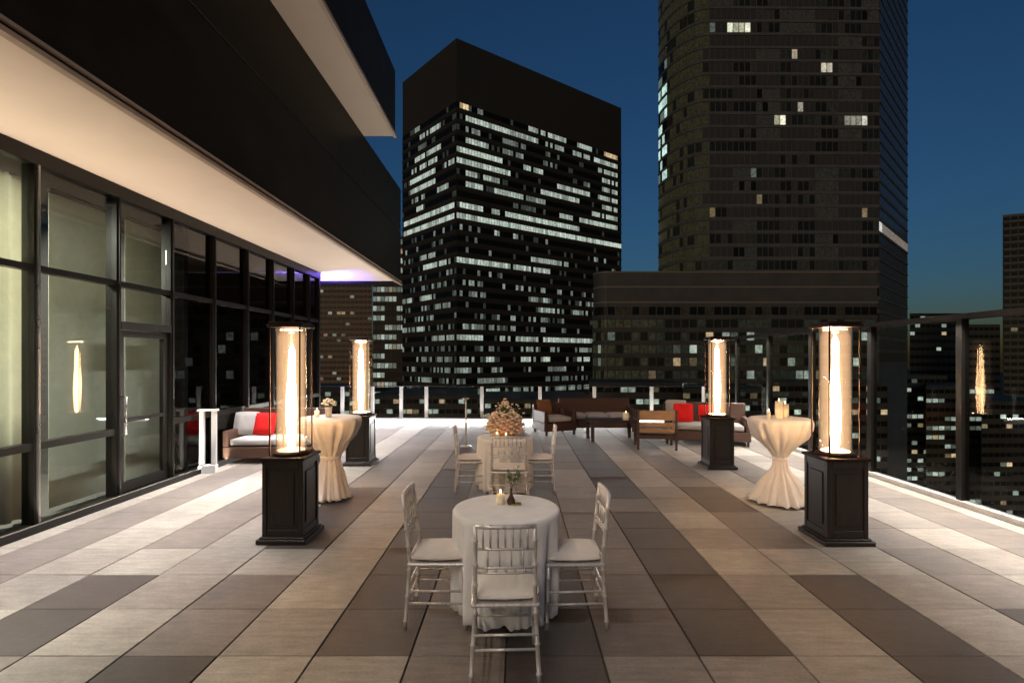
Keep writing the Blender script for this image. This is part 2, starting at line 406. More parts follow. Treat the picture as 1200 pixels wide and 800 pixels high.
# shielded channel added at the glass wall foot to brighten the soffit, downlight slot behind the drip edge, light line along the upper soffit edge
up = thing('soffit_fill_channel', 'dark low channel added along the foot of the glass wall to light the soffit', 'light strip', (WALLX+.07, 5, 0))
MB().box(.0, .012, -8, 8.5, .001, .08).box(.05, .062, -8, 8.5, .001, .085).box(.013, .049, -8, 8.5, .001, .012).build('housing', M_FRAME, up)
area('soffit_fill_lamp', (WALLX+.101, 4.0, .016), (R(180), 0, 0), .03, 13.6, UPW, (1,.88,.72))
sl_ = hp(MB().box(FX-.075, FX-.022, -3.9, 14.9, ZS-.012, ZS-.002), 'downlight_slot', M_STEELFRAME)
l = area('downlight_lamp', (FX-.05, 9.4, ZS-.020), (0, R(12), 0), .03, 11.0, DNW, (.97,.97,1)); l.data.spread = R(88)
l = area('edge_light', (UX+.042, 6.0, ZF+.01), (0, R(-72), 0), .05, 11.2, EDW, (1,.76,.55))
l = area('edge_light', (UX+.042, -8.0, ZF+.01), (0, R(-72), 0), .05, 15.6, EDW*4.1, (1,.87,.76))  # added fill run, out of view behind the camera, lights front faces
# ------------------------------------------------------------------ patio heaters
def flame_mb(seed):
    rr = random.Random(seed); m = MB(); ph = [rr.uniform(0,6.28) for _ in range(4)]
    pts = []; rad = []
    for k in range(31):
        u = k/30
        pts.append((.004*u*math.sin(4*u+ph[0])+.001*math.sin(9*u+ph[1]), .004*u*math.sin(4*u+ph[2])+.001*math.sin(9*u+ph[3]), .91+(1.14+.06*math.sin(ph[0]))*u))
        rad.append(max(.003, (.028+.017*math.sin(math.pi*min(1,u*1.4))*(1-.3*u))*(1.15+.06*math.sin(7*u+ph[1]))*(1 if u < .93 else (1-u)/.07)))
    return m.tube(pts, rad, 14)
def heater():
    t = thing('patio_heater', 'x', 'patio heater', (0,0,0), 0, 'glass tube heaters on dark cabinets')
    h = .205
    b = MB().box(-h+.012, h-.012, -h+.012, h-.012, .07, .83)
    for s in (-1, 1):
        for q in (-1, 1):
            b.box(min(s*h, s*(h-.045)), max(s*h, s*(h-.045)), min(q*h, q*(h-.045)), max(q*h, q*(h-.045)), .07, .83, .004)
    for z0, z1 in ((.07, .14), (.76, .83)):
        for s in (-1, 1):
            b.box(-h+.046, h-.046, min(s*(h-.002), s*(h-.03)), max(s*(h-.002), s*(h-.03)), z0, z1, .003)
            b.box(min(s*(h-.002), s*(h-.03)), max(s*(h-.002), s*(h-.03)), -h+.046, h-.046, z0, z1, .003)
    b.build('cabinet', M_BASE, t)
    for k in range(4):
        p = MB().box(-.115, .115, -h+.002, -h+.013, .19, .71, .005, 2, Matrix.Rotation(k*math.pi/2, 4, 'Z'))
        p.build('cabinet_panel', M_BASE, t)
    MB().box(-.25, .25, -.25, .25, .004, .05, .006).box(-.225, .225, -.225, .225, .05, .069, .006).build('plinth', M_BASE, t)
    MB().box(-.225, .225, -.225, .225, .831, .862, .008, 2).build('top_tray', M_BRONZE, t)
    MB().lathe([(.165,.863),(.185,.868),(.185,.885),(.150,.905),(.135,.905)], 40).build('burner_ring', M_BRONZE, t)
    MB().lathe([(.148,.907),(.148,2.165),(.143,2.165),(.143,.907)], 48, cap0=False, cap1=False).build('glass_tube', M_TUBE, t)
    # flame column that wavers a little
    flame_mb(5).build('flame', M_FLAME, t)
    MB().lathe([(.132,.909),(.138,.96),(.138,2.08),(.11,2.15)], 40).build('gas_glow', M_HALO, t)
    MB().lathe([(.05,.911),(.072,1.0),(.066,1.7),(.03,2.12)], 32).build('inner_glow', M_HALO2, t)
    for sx in (-1, 1):
        for sy in (-1, 1):
            MB().box(sx*.152-.006, sx*.152+.006, sy*.152-.006, sy*.152+.006, .863, 2.17).build('guard_post', M_BRONZE, t)
    MB().box(-.178, .178, -.178, .178, 2.171, 2.20, .006).box(-.165, .165, -.165, .165, 2.20, 2.225, .006).build('cap', M_BRONZE, t)
    return t
H0 = heater()
hs = [(-2.35, 5.33, 'glass tube heater nearest on the left, before a draped cocktail table'),
      (3.28, 5.28, 'glass tube heater nearest on the right, beside the glass wind screen'),
      (-2.76, 9.05, 'farther heater on the left, standing behind the draped cocktail table'),
      (3.42, 8.75, 'farther heater on the right, its cabinet in front of red pillows')]
for i, (x, y, l) in enumerate(hs):
    if i == 0: H0.location = (x, y, 0); H0['label'] = l
    else:
        d = dup(H0, (x, y, 0), 0, l)
        for ch in d.children:
            if ch.name.startswith('flame'):
                tmp = flame_mb(5+i*3); me = bpy.data.meshes.new('flame'); tmp.bm.to_mesh(me); tmp.bm.free(); me.materials.append(M_FLAME); ch.data = me

# ------------------------------------------------------------------ chiavari chairs
def turned(p0, p1, r, rings):
    """bamboo-turned rod: thin with swollen rings"""
    p0, p1 = Vector(p0), Vector(p1); pts = []; rad = []
    ks = [0.0]
    for q in rings: ks += [q-.018, q, q+.018]
    ks.append(1.0)
    for k in ks:
        pts.append(p0.lerp(p1, k)); rad.append(r*1.45 if any(abs(k-q) < 1e-6 for q in rings) else r)
    return pts, rad
def chair():
    t = thing('chiavari_chair', 'x', 'chair', (0,0,0), 0, 'silver chiavari chairs at the white tables')
    for s in (-1, 1):
        m = MB(); p, r = turned((s*.192,.20,0), (s*.185,.185,.44), .0125, (.12,.45,.8)); m.tube(p, r, 10).build('leg', M_CHAIR, t)
        m = MB()
        p1, r1 = turned((s*.195,-.215,0), (s*.172,-.185,.44), .013, (.12,.5,.9))
        p2, r2 = turned((s*.172,-.185,.44), (s*.168,-.235,.915), .0125, (.25,.5,.8))
        m.tube(p1+p2[1:], r1+r2[1:], 10).build('leg', M_CHAIR, t)
        m = MB()
        for z in (.17, .255): m.tube([(s*.19, .195, z), (s*.184,-.205, z)], .008, 8)
        m.build('stretcher', M_CHAIR, t)
    for y, x in ((.192,.19), (-.203,.186)):
        m = MB()
        for z in (.19, .275): m.tube([(-x, y, z), (x, y, z)], .008, 8)
        m.build('stretcher', M_CHAIR, t)
    MB().box(-.20, .20, -.20, .205, .425, .452, .012, 2).build('seat_frame', M_CHAIR, t)
    c = MB(); b = bmesh.new(); bmesh.ops.create_cube(b, size=1); bmesh.ops.subdivide_edges(b, edges=b.edges[:], cuts=7, use_grid_fill=True)
    for v in b.verts:
        x, y, z = v.co*2
        k = (1-abs(x)**4)*(1-abs(y)**4)
        f = (1 - .16*max(0, abs(x)+abs(y)-1.1)) * (1-.05*z*z)
        v.co = Vector((x*.202*f, .004+y*.200*f, .477 + z*.024*(.45+.75*max(0,k)**.5)))
    for f in b.faces: f.smooth = True
    c.merge(b); cu = c.build('seat_cushion', M_CUSH, t)
    pp = []
    for k in range(41):
        a = 2*math.pi*k/40; ca, sa = math.cos(a), math.sin(a)
        e = (abs(ca)**7+abs(sa)**7)**(-1/7)
        pp.append((.198*ca*e*(.985 if abs(abs(ca)-abs(sa))<.25 else 1), .004+.196*sa*e, .479))
    MB().tube(pp, .0045, 6).build('piping', M_CUSH, cu)
    def bk(z): return -.185 - .05*(z-.44)/.475
    m = MB()
    for z, r in ((.905,.0135), (.775,.009), (.665,.009), (.635,.009)):
        m.tube([(-.170, bk(z), z), (-.08, bk(z)-.012, z), (.08, bk(z)-.012, z), (.170, bk(z), z)], r, 8)
    m.build('back_rail', M_CHAIR, t)
    m = MB()
    for i in range(7):
        x = -.126+.042*i
        m.tube([(x, bk(.905)-.010, .905), (x, bk(.84)-.011, .84), (x, bk(.775)-.010, .775)], [.006,.008,.006], 6)
    for i in range(4):
        x = -.10+.0667*i
        m.tube([(x, bk(.775)-.010, .775), (x, bk(.665)-.010, .665)], .0065, 6)
    for i in range(5):
        m.blob((-.11+.055*i, bk(.65)-.010, .65), .012, 1)
    m.build('spindles', M_CHAIR, t)
    return t
T1 = (-.08, 3.76); T2 = (-.17, 7.2)
CH = chair()
chairs = [(T1[0]+.005, 3.13, R(2), 'chair nearest the camera, its back in front of the white round table'),
          (T1[0]-.475, 3.71, R(-90), 'chair on the left side of the nearer white round table'),
          (T1[0]+.475, 3.70, R(92), 'chair on the right side of the nearer white round table'),
          (T2[0]+.07, 6.60, R(-2), 'wider chair with its back to us between the two round tables'),
          (T2[0]-.47, 7.17, R(-88), 'chair on the left side of the farther round table with flowers'),
          (T2[0]+.47, 7.19, R(90), 'chair on the right side of the farther round table with flowers')]
for i, (x, y, rz, l) in enumerate(chairs):
    if i == 0: CH.location = (x, y, 0); CH.rotation_euler.z = rz; CH['label'] = l
    else:
        d = dup(CH, (x, y, 0), rz, l)
        if i == 3: d.scale = (1.25, 1, .97)

# ------------------------------------------------------------------ tables and cloths
def round_table(cx, cy, label, r=.375, h=.745):
    t = thing('round_table', label, 'table', (cx, cy, 0), 0, 'round dining tables')
    MB().lathe([(r,h-.025),(r,h)], 48).build('tabletop', M_WOODT, t)
    MB().lathe([(.035,.04),(.035,h-.026)], 20).build('pedestal', M_FRAME, t)
    MB().lathe([(.24,.003),(.24,.015),(.05,.04)], 32).build('foot', M_FRAME, t)
    return t
def round_cloth(cx, cy, label, seed, r=.388, h=.758):
    rr = random.Random(seed); ph = [rr.uniform(0, 6.28) for _ in range(6)]
    def rf(rad, z, a):
        k = max(0, (h-.02-z)/h)
        w = .5*abs(math.sin(9*a+ph[5]+.4*k))**.6 - .3 + .5*math.sin(13*a+ph[0]) + .14*math.sin(43*a+ph[3]+k) + .3*math.sin(21*a+ph[1]+1.5*k) + .25*math.sin(7*a+ph[2]-k) + .12*math.sin(34*a+ph[4])
        rad2 = rad*(1 + .105*min(1, k*1.7)*w) - (.012*k)
        zz = z
        if z < .2: zz = z + .018*(1-z/.2)*abs(math.sin(14*a+ph[3])) + .012*math.sin(5*a+ph[5])*(1-z/.2)
        return rad2, zz
    prof = [(.004,h),(.12,h),(.24,h),(r-.03,h),(r-.008,h-.002),(r,h-.014),(r+.002,h-.04),(r,h-.10),(r-.004,h-.2),(r-.008,.45),(r-.010,.34),(r-.010,.22),(r-.010,.12),(r-.008,.05)]
    o = MB().lathe(prof, 192, cap1=False, rfun=rf).build('tablecloth', M_CLOTH, None, (cx, cy, 0))
    md = o.modifiers.new('thick', 'SOLIDIFY'); md.thickness = .003; md.offset = 1
    return tag(o, label, 'tablecloth', 'white round tablecloths')
round_table(*T1, 'nearer round table hidden beneath a white cloth')
round_table(*T2, 'farther round table hidden beneath a white cloth, between three chairs')
round_cloth(*T1, 'white floor-length cloth on the nearer round table, with candle and vase on it', 1)
round_cloth(*T2, 'white floor-length cloth on the farther round table, under the peach flowers', 2)

def cocktail(cx, cy, label, label2, waist, bot, top, seed):
    t = thing('cocktail_table', label, 'table', (cx, cy, 0), 0, 'high cocktail tables')
    MB().lathe([(top-.02,1.045),(top-.02,1.07)], 40).build('tabletop', M_WOODT, t)
    MB().lathe([(.03,.04),(.03,1.044)], 16).build('pole', M_FRAME, t)
    MB().lathe([(bot*.55,.003),(bot*.55,.015),(.05,.04)], 32).build('foot', M_FRAME, t)
    rr = random.Random(seed); ph = [rr.uniform(0,6.28) for _ in range(6)]
    zt = 1.08; zw = .56
    def rf(rad, z, a):
        if z > zt-.02: return rad, z
        k = math.sin(min(1, (zt-z)/.35)*1.57) if z > zw else min(1, .5+(zw-z)*1.4)
        w = math.sin(15*a+ph[0]) + .5*math.sin(23*a+ph[1]+z*3) + .4*math.sin(8*a+ph[2]-z*2)
        edge = .03*abs(math.sin(4*a+ph[4])) if (.86 < z < 1.05) else 0
        return rad*(1+.085*k*w), z - edge*(1 if z < .95 else .4) + (.02*abs(math.sin(11*a+ph[3])) if z < .05 else 0)
    prof = [(.004,zt),(top*.5,zt),(top-.015,zt),(top,zt-.012),(top+.003,zt-.05),(top-.02,zt-.12),(top*.80,zt-.22),(top*.58,zt-.32),(waist*1.45,zt-.42),(waist,zw+.03),(waist*.92,zw),(waist,zw-.04),
            (waist*1.25,.42),(waist+(bot-waist)*.45,.28),(waist+(bot-waist)*.68,.16),(waist+(bot-waist)*.86,.07),(bot,.02)]
    o = MB().lathe(prof, 160, cap1=False, rfun=rf).build('tablecloth', M_COCK, None, (cx, cy, 0))
    md = o.modifiers.new('thick', 'SOLIDIFY'); md.thickness = .003; md.offset = 1
    tag(o, label2, 'tablecloth', 'gathered cloths on the cocktail tables')
    s = MB().lathe([(waist*1.04,zw-.025),(waist*1.12,zw-.01),(waist*1.12,zw+.012),(waist*1.04,zw+.026)], 40, cap0=False, cap1=False)
    s.build('sash', M_COCK, o)
CT1 = (-2.46, 6.76); CT2 = (3.40, 6.62)
cocktail(*CT1, 'high cocktail table under the gathered cloth, between the two left heaters', 'ivory cloth tied at the waist on the cocktail table between the left heaters', .12, .25, .385, 4)
cocktail(*CT2, 'high cocktail table under the flared cloth, left of the nearest right heater', 'ivory cloth flaring wide to the floor, beside the nearest right heater', .085, .37, .375, 6)

# ------------------------------------------------------------------ table decorations
def candle(x, y, z, label, r=.03, h=.07, grp='candles on the tables'):
    t = thing('candle', label, 'candle', (x, y, z), 0, grp)
    MB().lathe([(r*.95,0.001),(r,.004),(r,h),(r*.9,h-.006),(r*.3,h-.008)], 24).build('wax', M_CANDLE, t)
    MB().tube([(0,0,h-.008),(.001,0,h+.008)], .0015, 5).build('wick', M_FRAME, t)
    MB().lathe([(.001,h+.006),(.006,h+.014),(.004,h+.026),(.0008,h+.036)], 10).build('flame', M_CFLAME, t)
    return t
def blossom(mb, c, r, rr):
    c = Vector(c)
    for ring, (n, tilt, s) in enumerate(((6, .25, 1.0), (5, .7, .75), (3, 1.15, .5))):
        for k in range(n):
            a = 2*math.pi*k/n + ring*.5 + rr.uniform(-.2,.2)
            d = Vector((math.cos(a)*math.cos(tilt), math.sin(a)*math.cos(tilt), math.sin(tilt)))
            p = c + d*r*.55*s
            b = bmesh.new(); bmesh.ops.create_icosphere(b, subdivisions=1, radius=1)
            q = d.to_track_quat('Z', 'Y').to_matrix().to_4x4()
            b.transform(Matrix.Translation(p) @ q @ Matrix.Diagonal((r*.42*s, r*.42*s, r*.16, 1)))
            for f in b.faces: f.smooth = True
            mb.merge(b)
def leaf(mb, p, d, L, w):
    d = Vector(d).normalized(); side = d.cross(Vector((0,0,1)));
    if side.length < .01: side = Vector((1,0,0))
    side.normalize(); p = Vector(p); up = side.cross(d)
    a = p; b1 = p+d*L*.5+side*w+up*w*.3; b2 = p+d*L*.5-side*w+up*w*.3; e = p+d*L; mid = p+d*L*.5
    for tri in ((a,b1,mid),(b1,e,mid),(e,b2,mid),(b2,a,mid)): mb.quad(tri)
# front table: votive and bud vase
candle(T1[0]-.045, T1[1]+.09, .761, 'short ivory candle beside the dark bud vase on the nearer table', .032, .075)
v = thing('bud_vase', 'small dark bud vase with green sprig on the nearer round table', 'vase', (T1[0]+.035, T1[1]+.07, .761))
MB().lathe([(.022,.001),(.03,.01),(.032,.035),(.014,.07),(.009,.085),(.009,.115),(.012,.12)], 24).build('vase_body', M_VASE, v)
MB().box(-.005,.075,-.03,.03,.001,.012,.003).build('base_tray', M_GOLD, v)
lf = MB(); rr = random.Random(9)
for k in range(7):
    a = rr.uniform(0,6.28); tip = Vector((.05*math.cos(a)+.02, .05*math.sin(a), .24+rr.uniform(-.05,.05)))
    lf.tube([(0,0,.115), (tip.x*.4, tip.y*.4, .17), tip], .0018, 5)
    for q in range(6):
        f = .35+.12*q; pp = Vector((0,0,.115)).lerp(tip, f); leaf(lf, pp, (math.cos(a+q*2.1), math.sin(a+q*2.1), .6), .04, .011)
lf.build('greenery', M_LEAF, v)
bl = MB()
for k in range(3): blossom(bl, (.02*k-.01, .015*(k%2), .225-.03*k), .022, rr)
bl.build('blossom', M_WPETAL, v)
# peach flower centrepiece with gold bowl
f = thing('flower_arrangement', 'tall dome of peach flowers in a gold bowl on the farther round table', 'flowers', (T2[0], T2[1], .761))
MB().lathe([(.12,.001),(.14,.01),(.17,.05),(.175,.07),(.165,.07),(.10,.03)], 32).build('bowl', M_GOLD, f)
MB().blob((0,0,.17), .19, 3, (1,1,.85), .03).build('flower_base', M_PETAL, f)
rr = random.Random(12); pb = MB(); cb = MB(); gl = MB()
for k in range(130):
    a = k*2.39996; u = (k+.5)/130
    zz = .06+.30*u; rad = .255*(max(0, 1-u**3*.97))**.5*(.86+.14*rr.random())
    p = (rad*math.cos(a), rad*math.sin(a), zz)
    blossom(pb if k % 2 else cb, p, rr.uniform(.035,.055), rr)
for k in range(14):
    a = rr.uniform(0,6.28); r0 = rr.uniform(.0,.07); blossom(cb if k%2 else pb, (1.5*r0*math.cos(a), 1.5*r0*math.sin(a), .36+.14*(1-r0/.07)+rr.uniform(-.02,.03)), .038, rr)
for k in range(120):
    a = rr.uniform(0,6.28); e = rr.uniform(-.1,1.4); d = Vector((math.cos(a)*math.cos(e), math.sin(a)*math.cos(e), math.sin(e)))
    leaf(gl, d*.19+Vector((0,0,.15)), d, rr.uniform(.06,.12), .018)
for k in range(34):
    a = rr.uniform(0,6.28); e = rr.uniform(.15,1.4); d = Vector((math.cos(a)*math.cos(e), math.sin(a)*math.cos(e), math.sin(e)))
    p0 = d*.12+Vector((0,0,.14)); L = rr.uniform(.13,.24); p1 = p0+d*L+Vector((0,0,rr.uniform(-.03,.02)))
    gl.tube([p0, p0.lerp(p1,.5)+Vector((0,0,.008)), p1], .002, 5); blossom(cb, p1, rr.uniform(.018,.03), rr)
pb.build('peach_blossom', M_PETAL, f); cb.build('cream_blossom', M_WPETAL, f); gl.build('greenery', M_LEAF, f)
candle(T2[0]-.10, T2[1]-.29, .761, 'small lit candle in front of the peach flowers on the farther table', .03, .07)
candle(T2[0]+.02, T2[1]-.31, .761, 'second small lit candle in front of the peach flowers, right of the other', .028, .06)
def posy(cx, cy, z, label, seed):
    rr = random.Random(seed)
    t = thing('flower_posy', label, 'flowers', (cx, cy, z), 0, 'posies on the cocktail tables')
    MB().lathe([(.03,.001),(.04,.01),(.042,.11),(.05,.13),(.046,.13),(.035,.1)], 24).build('vase_body', M_CUSH, t)
    b = MB(); gl = MB()
    for k in range(16):
        a = k*2.4; u = (k+.5)/16; r0 = .075*math.sqrt(max(0,1-u*u))
        blossom(b, (r0*math.cos(a), r0*math.sin(a), .15+.085*u), .034, rr)
        leaf(gl, (r0*.7*math.cos(a+1), r0*.7*math.sin(a+1), .14), (math.cos(a+1), math.sin(a+1), .25), .06, .014)
    b.build('blossom', M_WPETAL, t); gl.build('greenery', M_LEAF, t)
posy(CT1[0]-.03, CT1[1], 1.083, 'cream flower posy on the cocktail table between the left heaters', 21)
candle(CT1[0]-.16, CT1[1]-.06, 1.083, 'ivory candle beside the cream posy on the left cocktail table', .03, .09)
candle(CT2[0]-.03, CT2[1]-.03, 1.083, 'tall ivory pillar candle at the middle of the right cocktail table', .045, .22)
candle(CT2[0]+.08, CT2[1]+.03, 1.083, 'shorter thick ivory candle right of the tall one on the right cocktail table', .045, .18)
candle(CT2[0]-.17, CT2[1]-.05, 1.083, 'slim low ivory candle near the left edge of the right cocktail table', .02, .09)

# ------------------------------------------------------------------ lounge furniture
def softbox(mb, x0, x1, y0, y1, z0, z1, puff=.5, M=None):
    b = bmesh.new(); bmesh.ops.create_cube(b, size=1); bmesh.ops.subdivide_edges(b, edges=b.edges[:], cuts=7, use_grid_fill=True)
    for v in b.verts:
        p = v.co*2; x, y, z = p
        kx, ky, kz = (1-abs(x)**3), (1-abs(y)**3), (1-abs(z)**3)
        q = Vector((x*(.94+.06*ky*kz), y*(.94+.06*kx*kz), z*(1-puff+puff*(kx*ky)**.5 if abs(z) > .99 else 1-puff+puff*(max(0,kx*ky))**.5)))
        v.co = Vector(((x0+x1)/2+q.x*(x1-x0)/2, (y0+y1)/2+q.y*(y1-y0)/2, (z0+z1)/2+q.z*(z1-z0)/2))
    for f in b.faces: f.smooth = True
    mb.merge(b, M); return mb
def sofa(name, label, loc, rz, w, cushions, cat='sofa', bh=.82):
    t = thing(name, label, cat, loc, rz, 'brown wicker lounge seats')
    MB().box(-w/2, w/2, -.40, .40, .10, .30, .015).build('seat_base', M_WICKER, t)
    MB().box(-w/2, w/2, -.40, -.30, .301, bh, .02, 2).build('backrest', M_WICKER, t)
    for s in (-1, 1):
        MB().box(min(s*w/2, s*(w/2-.1)), max(s*w/2, s*(w/2-.1)), -.299, .40, .301, .58, .02, 2).build('armrest', M_WICKER, t)
        for y in (-.36, .36):
            MB().box(s*(w/2-.06)-.025, s*(w/2-.06)+.025, y-.025, y+.025, 0, .099).build('leg', M_DARKWOOD, t)
    cw = (w-.22)/cushions
    for k in range(cushions):
        x0 = -w/2+.11+cw*k
        softbox(MB(), x0+.004, x0+cw-.004, -.295, .405, .302, .45, .35).build('seat_cushion', M_WHITEP, t)
    return t
def pillow(label, loc, rx, rz, mat, s=.42):
    o = softbox(MB(), -s/2, s/2, -.0, s, -.07, .07, .85).build('pillow', mat)
    o.location = loc; o.rotation_euler = (rx, 0, rz)
    return tag(o, label, 'pillow', 'loose pillows on the lounge seats')
# left sofa against the far part of the glass wall (faces the camera)
sofa('wicker_sofa', 'brown wicker sofa with white cushions beside the glass wall on the left', (-4.36, 9.40, 0), R(180), 1.65, 2, bh=.92)
pillow('white pillow at the left end of the sofa by the glass wall', (-4.97, 9.37, .46), R(68), R(12), M_WHITEP, .44)
pillow('red pillow on the sofa by the glass wall, next to a white pillow', (-4.64, 9.34, .46), R(70), R(-6), M_REDP, .42)
# right lounge group
sofa('wicker_sofa', 'long brown wicker sofa along the back railing behind the dark coffee table', (2.05, 13.35, 0), R(180), 1.9, 3, bh=.80)
sofa('wicker_armchair', 'low brown wicker armchair at the back railing holding a brown pillow', (.92, 12.75, 0), R(200), .85, 1, 'armchair', .72)
pillow('brown pillow leaning in the low wicker armchair at the back', (.72, 12.75, .46), R(66), R(24), M_BROWNP, .40)
sofa('wicker_sofa', 'brown wicker sofa holding red pillows, partly behind the farther right heater', (4.15, 11.3, 0), R(165), 1.75, 2, bh=.86)
pillow('large white pillow at the left end of the sofa behind the right heater', (3.62, 11.55, .46), R(70), R(-2), M_WHITEP, .48)
pillow('bright red pillow left of the farther right heater tube', (3.66, 11.28, .46), R(72), R(-15), M_REDP, .42)
pillow('second red pillow, half hidden behind the farther right heater', (4.2, 11.22, .46), R(68), R(-8), M_REDP, .40)
ac = thing('slat_armchair', 'wooden slat-back armchair seen from behind, left of the farther right heater', 'armchair', (2.88, 10.7, 0), R(-8))
m = MB()
for z0, z1 in ((.60,.80),(.47,.56),(.35,.43)): m.box(-.36, .36, -.345, -.315, z0, z1, .006)
m.build('backrest', M_WOODT, ac)
for s in (-1,1):
    MB().box(s*.375-.025, s*.375+.025, -.36, -.30, 0, .82, .004).build('leg', M_DARKWOOD, ac)
    MB().box(s*.375-.025, s*.375+.025, .30, .36, 0, .57, .004).build('leg', M_DARKWOOD, ac)
    MB().box(s*.375-.035, s*.375+.035, -.299, .38, .571, .60, .006).build('armrest', M_DARKWOOD, ac)
MB().box(-.349, .349, -.30, .34, .22, .30, .006).build('seat_frame', M_DARKWOOD, ac)
softbox(MB(), -.34, .34, -.30, .35, .301, .44, .3).build('seat_cushion', M_WHITEP, ac)
ct = thing('coffee_table', 'low dark wood coffee table between the lounge seats on the right', 'table', (2.15, 11.7, 0), R(4))
MB().box(-.55, .55, -.32, .32, .42, .47, .008).build('tabletop', M_DARKWOOD, ct)
for sx in (-1,1):
    for sy in (-1,1): MB().box(sx*.49-.035, sx*.49+.035, sy*.26-.035, sy*.26+.035, 0, .419).build('leg', M_DARKWOOD, ct)
candle(2.45, 11.55, .472, 'thick white candle on the low dark coffee table', .07, .16)

# ------------------------------------------------------------------ white posts
def double_post(label, loc, rz=0):
    t = thing('barrier_post', label, 'post', loc, rz)
    for s in (-1,1): MB().box(s*.09-.035, s*.09+.035, -.03, .03, .13, 1.0, .004).build('upright', M_STEEL, t)
    MB().box(-.15, .15, -.05, .05, 1.001, 1.03, .004).build('top_plate', M_STEEL, t)
    MB().box(-.13, .13, -.06, .06, .0, .129, .006).build('base', M_CONC, t)
    return t
double_post('white double post with a concrete base standing close to the glass wall', (-5.02, 8.32, 0), R(10))
sp = thing('slim_stanchion', 'slim pale post with a small flat top behind the farther round table', 'stanchion', (-1.08, 10.8, 0))
MB().lathe([(.12,.001),(.12,.012),(.02,.03)], 24).build('base', M_STEEL, sp)
MB().lathe([(.018,.03),(.018,1.0)], 16).build('pole', M_STEEL, sp)
MB().lathe([(.07,1.001),(.07,1.02)], 20).build('top_plate', M_STEEL, sp)

# ------------------------------------------------------------------ railings
rl = thing('wind_screen', 'tall glass wind screen with dark posts along the right edge of the terrace', 'railing', (RAILX, 8, 0))
ysr = [-1.7+1.66*k for k in range(11)]   # post positions
ysr = [8.18+1.66*k for k in range(-6, 5)]
MB().box(-.055, .055, -10, BACKY-8+.05, -.05, .055, .006).build('kerb', M_CONC, rl)
MB().box(-.17, -.16, -10, BACKY-8, 2.345, 2.41).box(.025, .035, -10, BACKY-8, 2.345, 2.41).box(-.16, .025, -10, BACKY-8, 2.372, 2.41).build('top_rail', M_FRAME, rl)
for k, y in enumerate(ysr):
    MB().box(-.05, .05, y-8-.045, y-8+.045, .056, 2.369, .004).build('post', M_FRAME, rl)
    y1 = ysr[k+1] if k+1 < len(ysr) else BACKY
    MB().box(-.008, .008, y-8+.046, y1-8-.046, .10, 2.34).build('glass_panel', M_RAILGLASS, rl)
br = thing('glass_balustrade', 'low glass balustrade with pale posts along the back edge of the terrace', 'railing', (0, BACKY, 0))
MB().box(-9, RAILX-.06, -.055, .055, -.05, .09, .006).build('kerb', M_CONC, br)
MB().box(-9, RAILX-.06, -.015, .015, 1.02, 1.04, .004).build('top_rail', M_FRAME, br)
px = [ -6.8, -5.2, -4.30, -3.45, -2.70, -1.05, .68, 2.3, 4.0, 5.55]
for k, x in enumerate(px):
    MB().box(x-.05, x+.05, -.035, .035, .091, 1.019, .004).build('post', M_STEEL, br)
    if k+1 < len(px): MB().box(x+.051, px[k+1]-.051, -.007, .007, .12, 1.0).build('glass_panel', M_RAILGLASS, br)
# LED strips on the kerbs
l2 = thing('led_strip', 'bright white light strip along the foot of the back balustrade', 'light strip', (0, BACKY-.10, 0))
MB().box(-8.5, 5.4, -.02, .03, .001, .06).build('aluminium_profile', M_STEELFRAME, l2)
MB().box(-8.5, 5.4, -.026, -.021, .01, .055).build('diffuser', M_LEDW, l2)
area('led_lamp', (-.8, BACKY-.14, .08), (R(-118), 0, 0), 11.5, .03, BACKW, (1,.97,.93))
l = area('rail_lamp', (RAILX-.135, 6.0, 2.366), (0, R(10), 0), .03, 17.5, RAILW, (1,.96,.90)); l.data.spread = R(110)
hp(MB().box(WALLX-.40, WALLX-.12, 13.60, 13.68, 3.25, 3.31, .004), 'uplight', M_FRAME)
hp(MB().box(WALLX-.39, WALLX-.13, 13.605, 13.675, 3.311, 3.316), 'uplight_diffuser', M_PURPLE)
area('purple_lamp', (WALLX-.26, 13.64, 3.325), (R(180), R(-25), 0), .25, .06, 1300, (.14,.10,1))

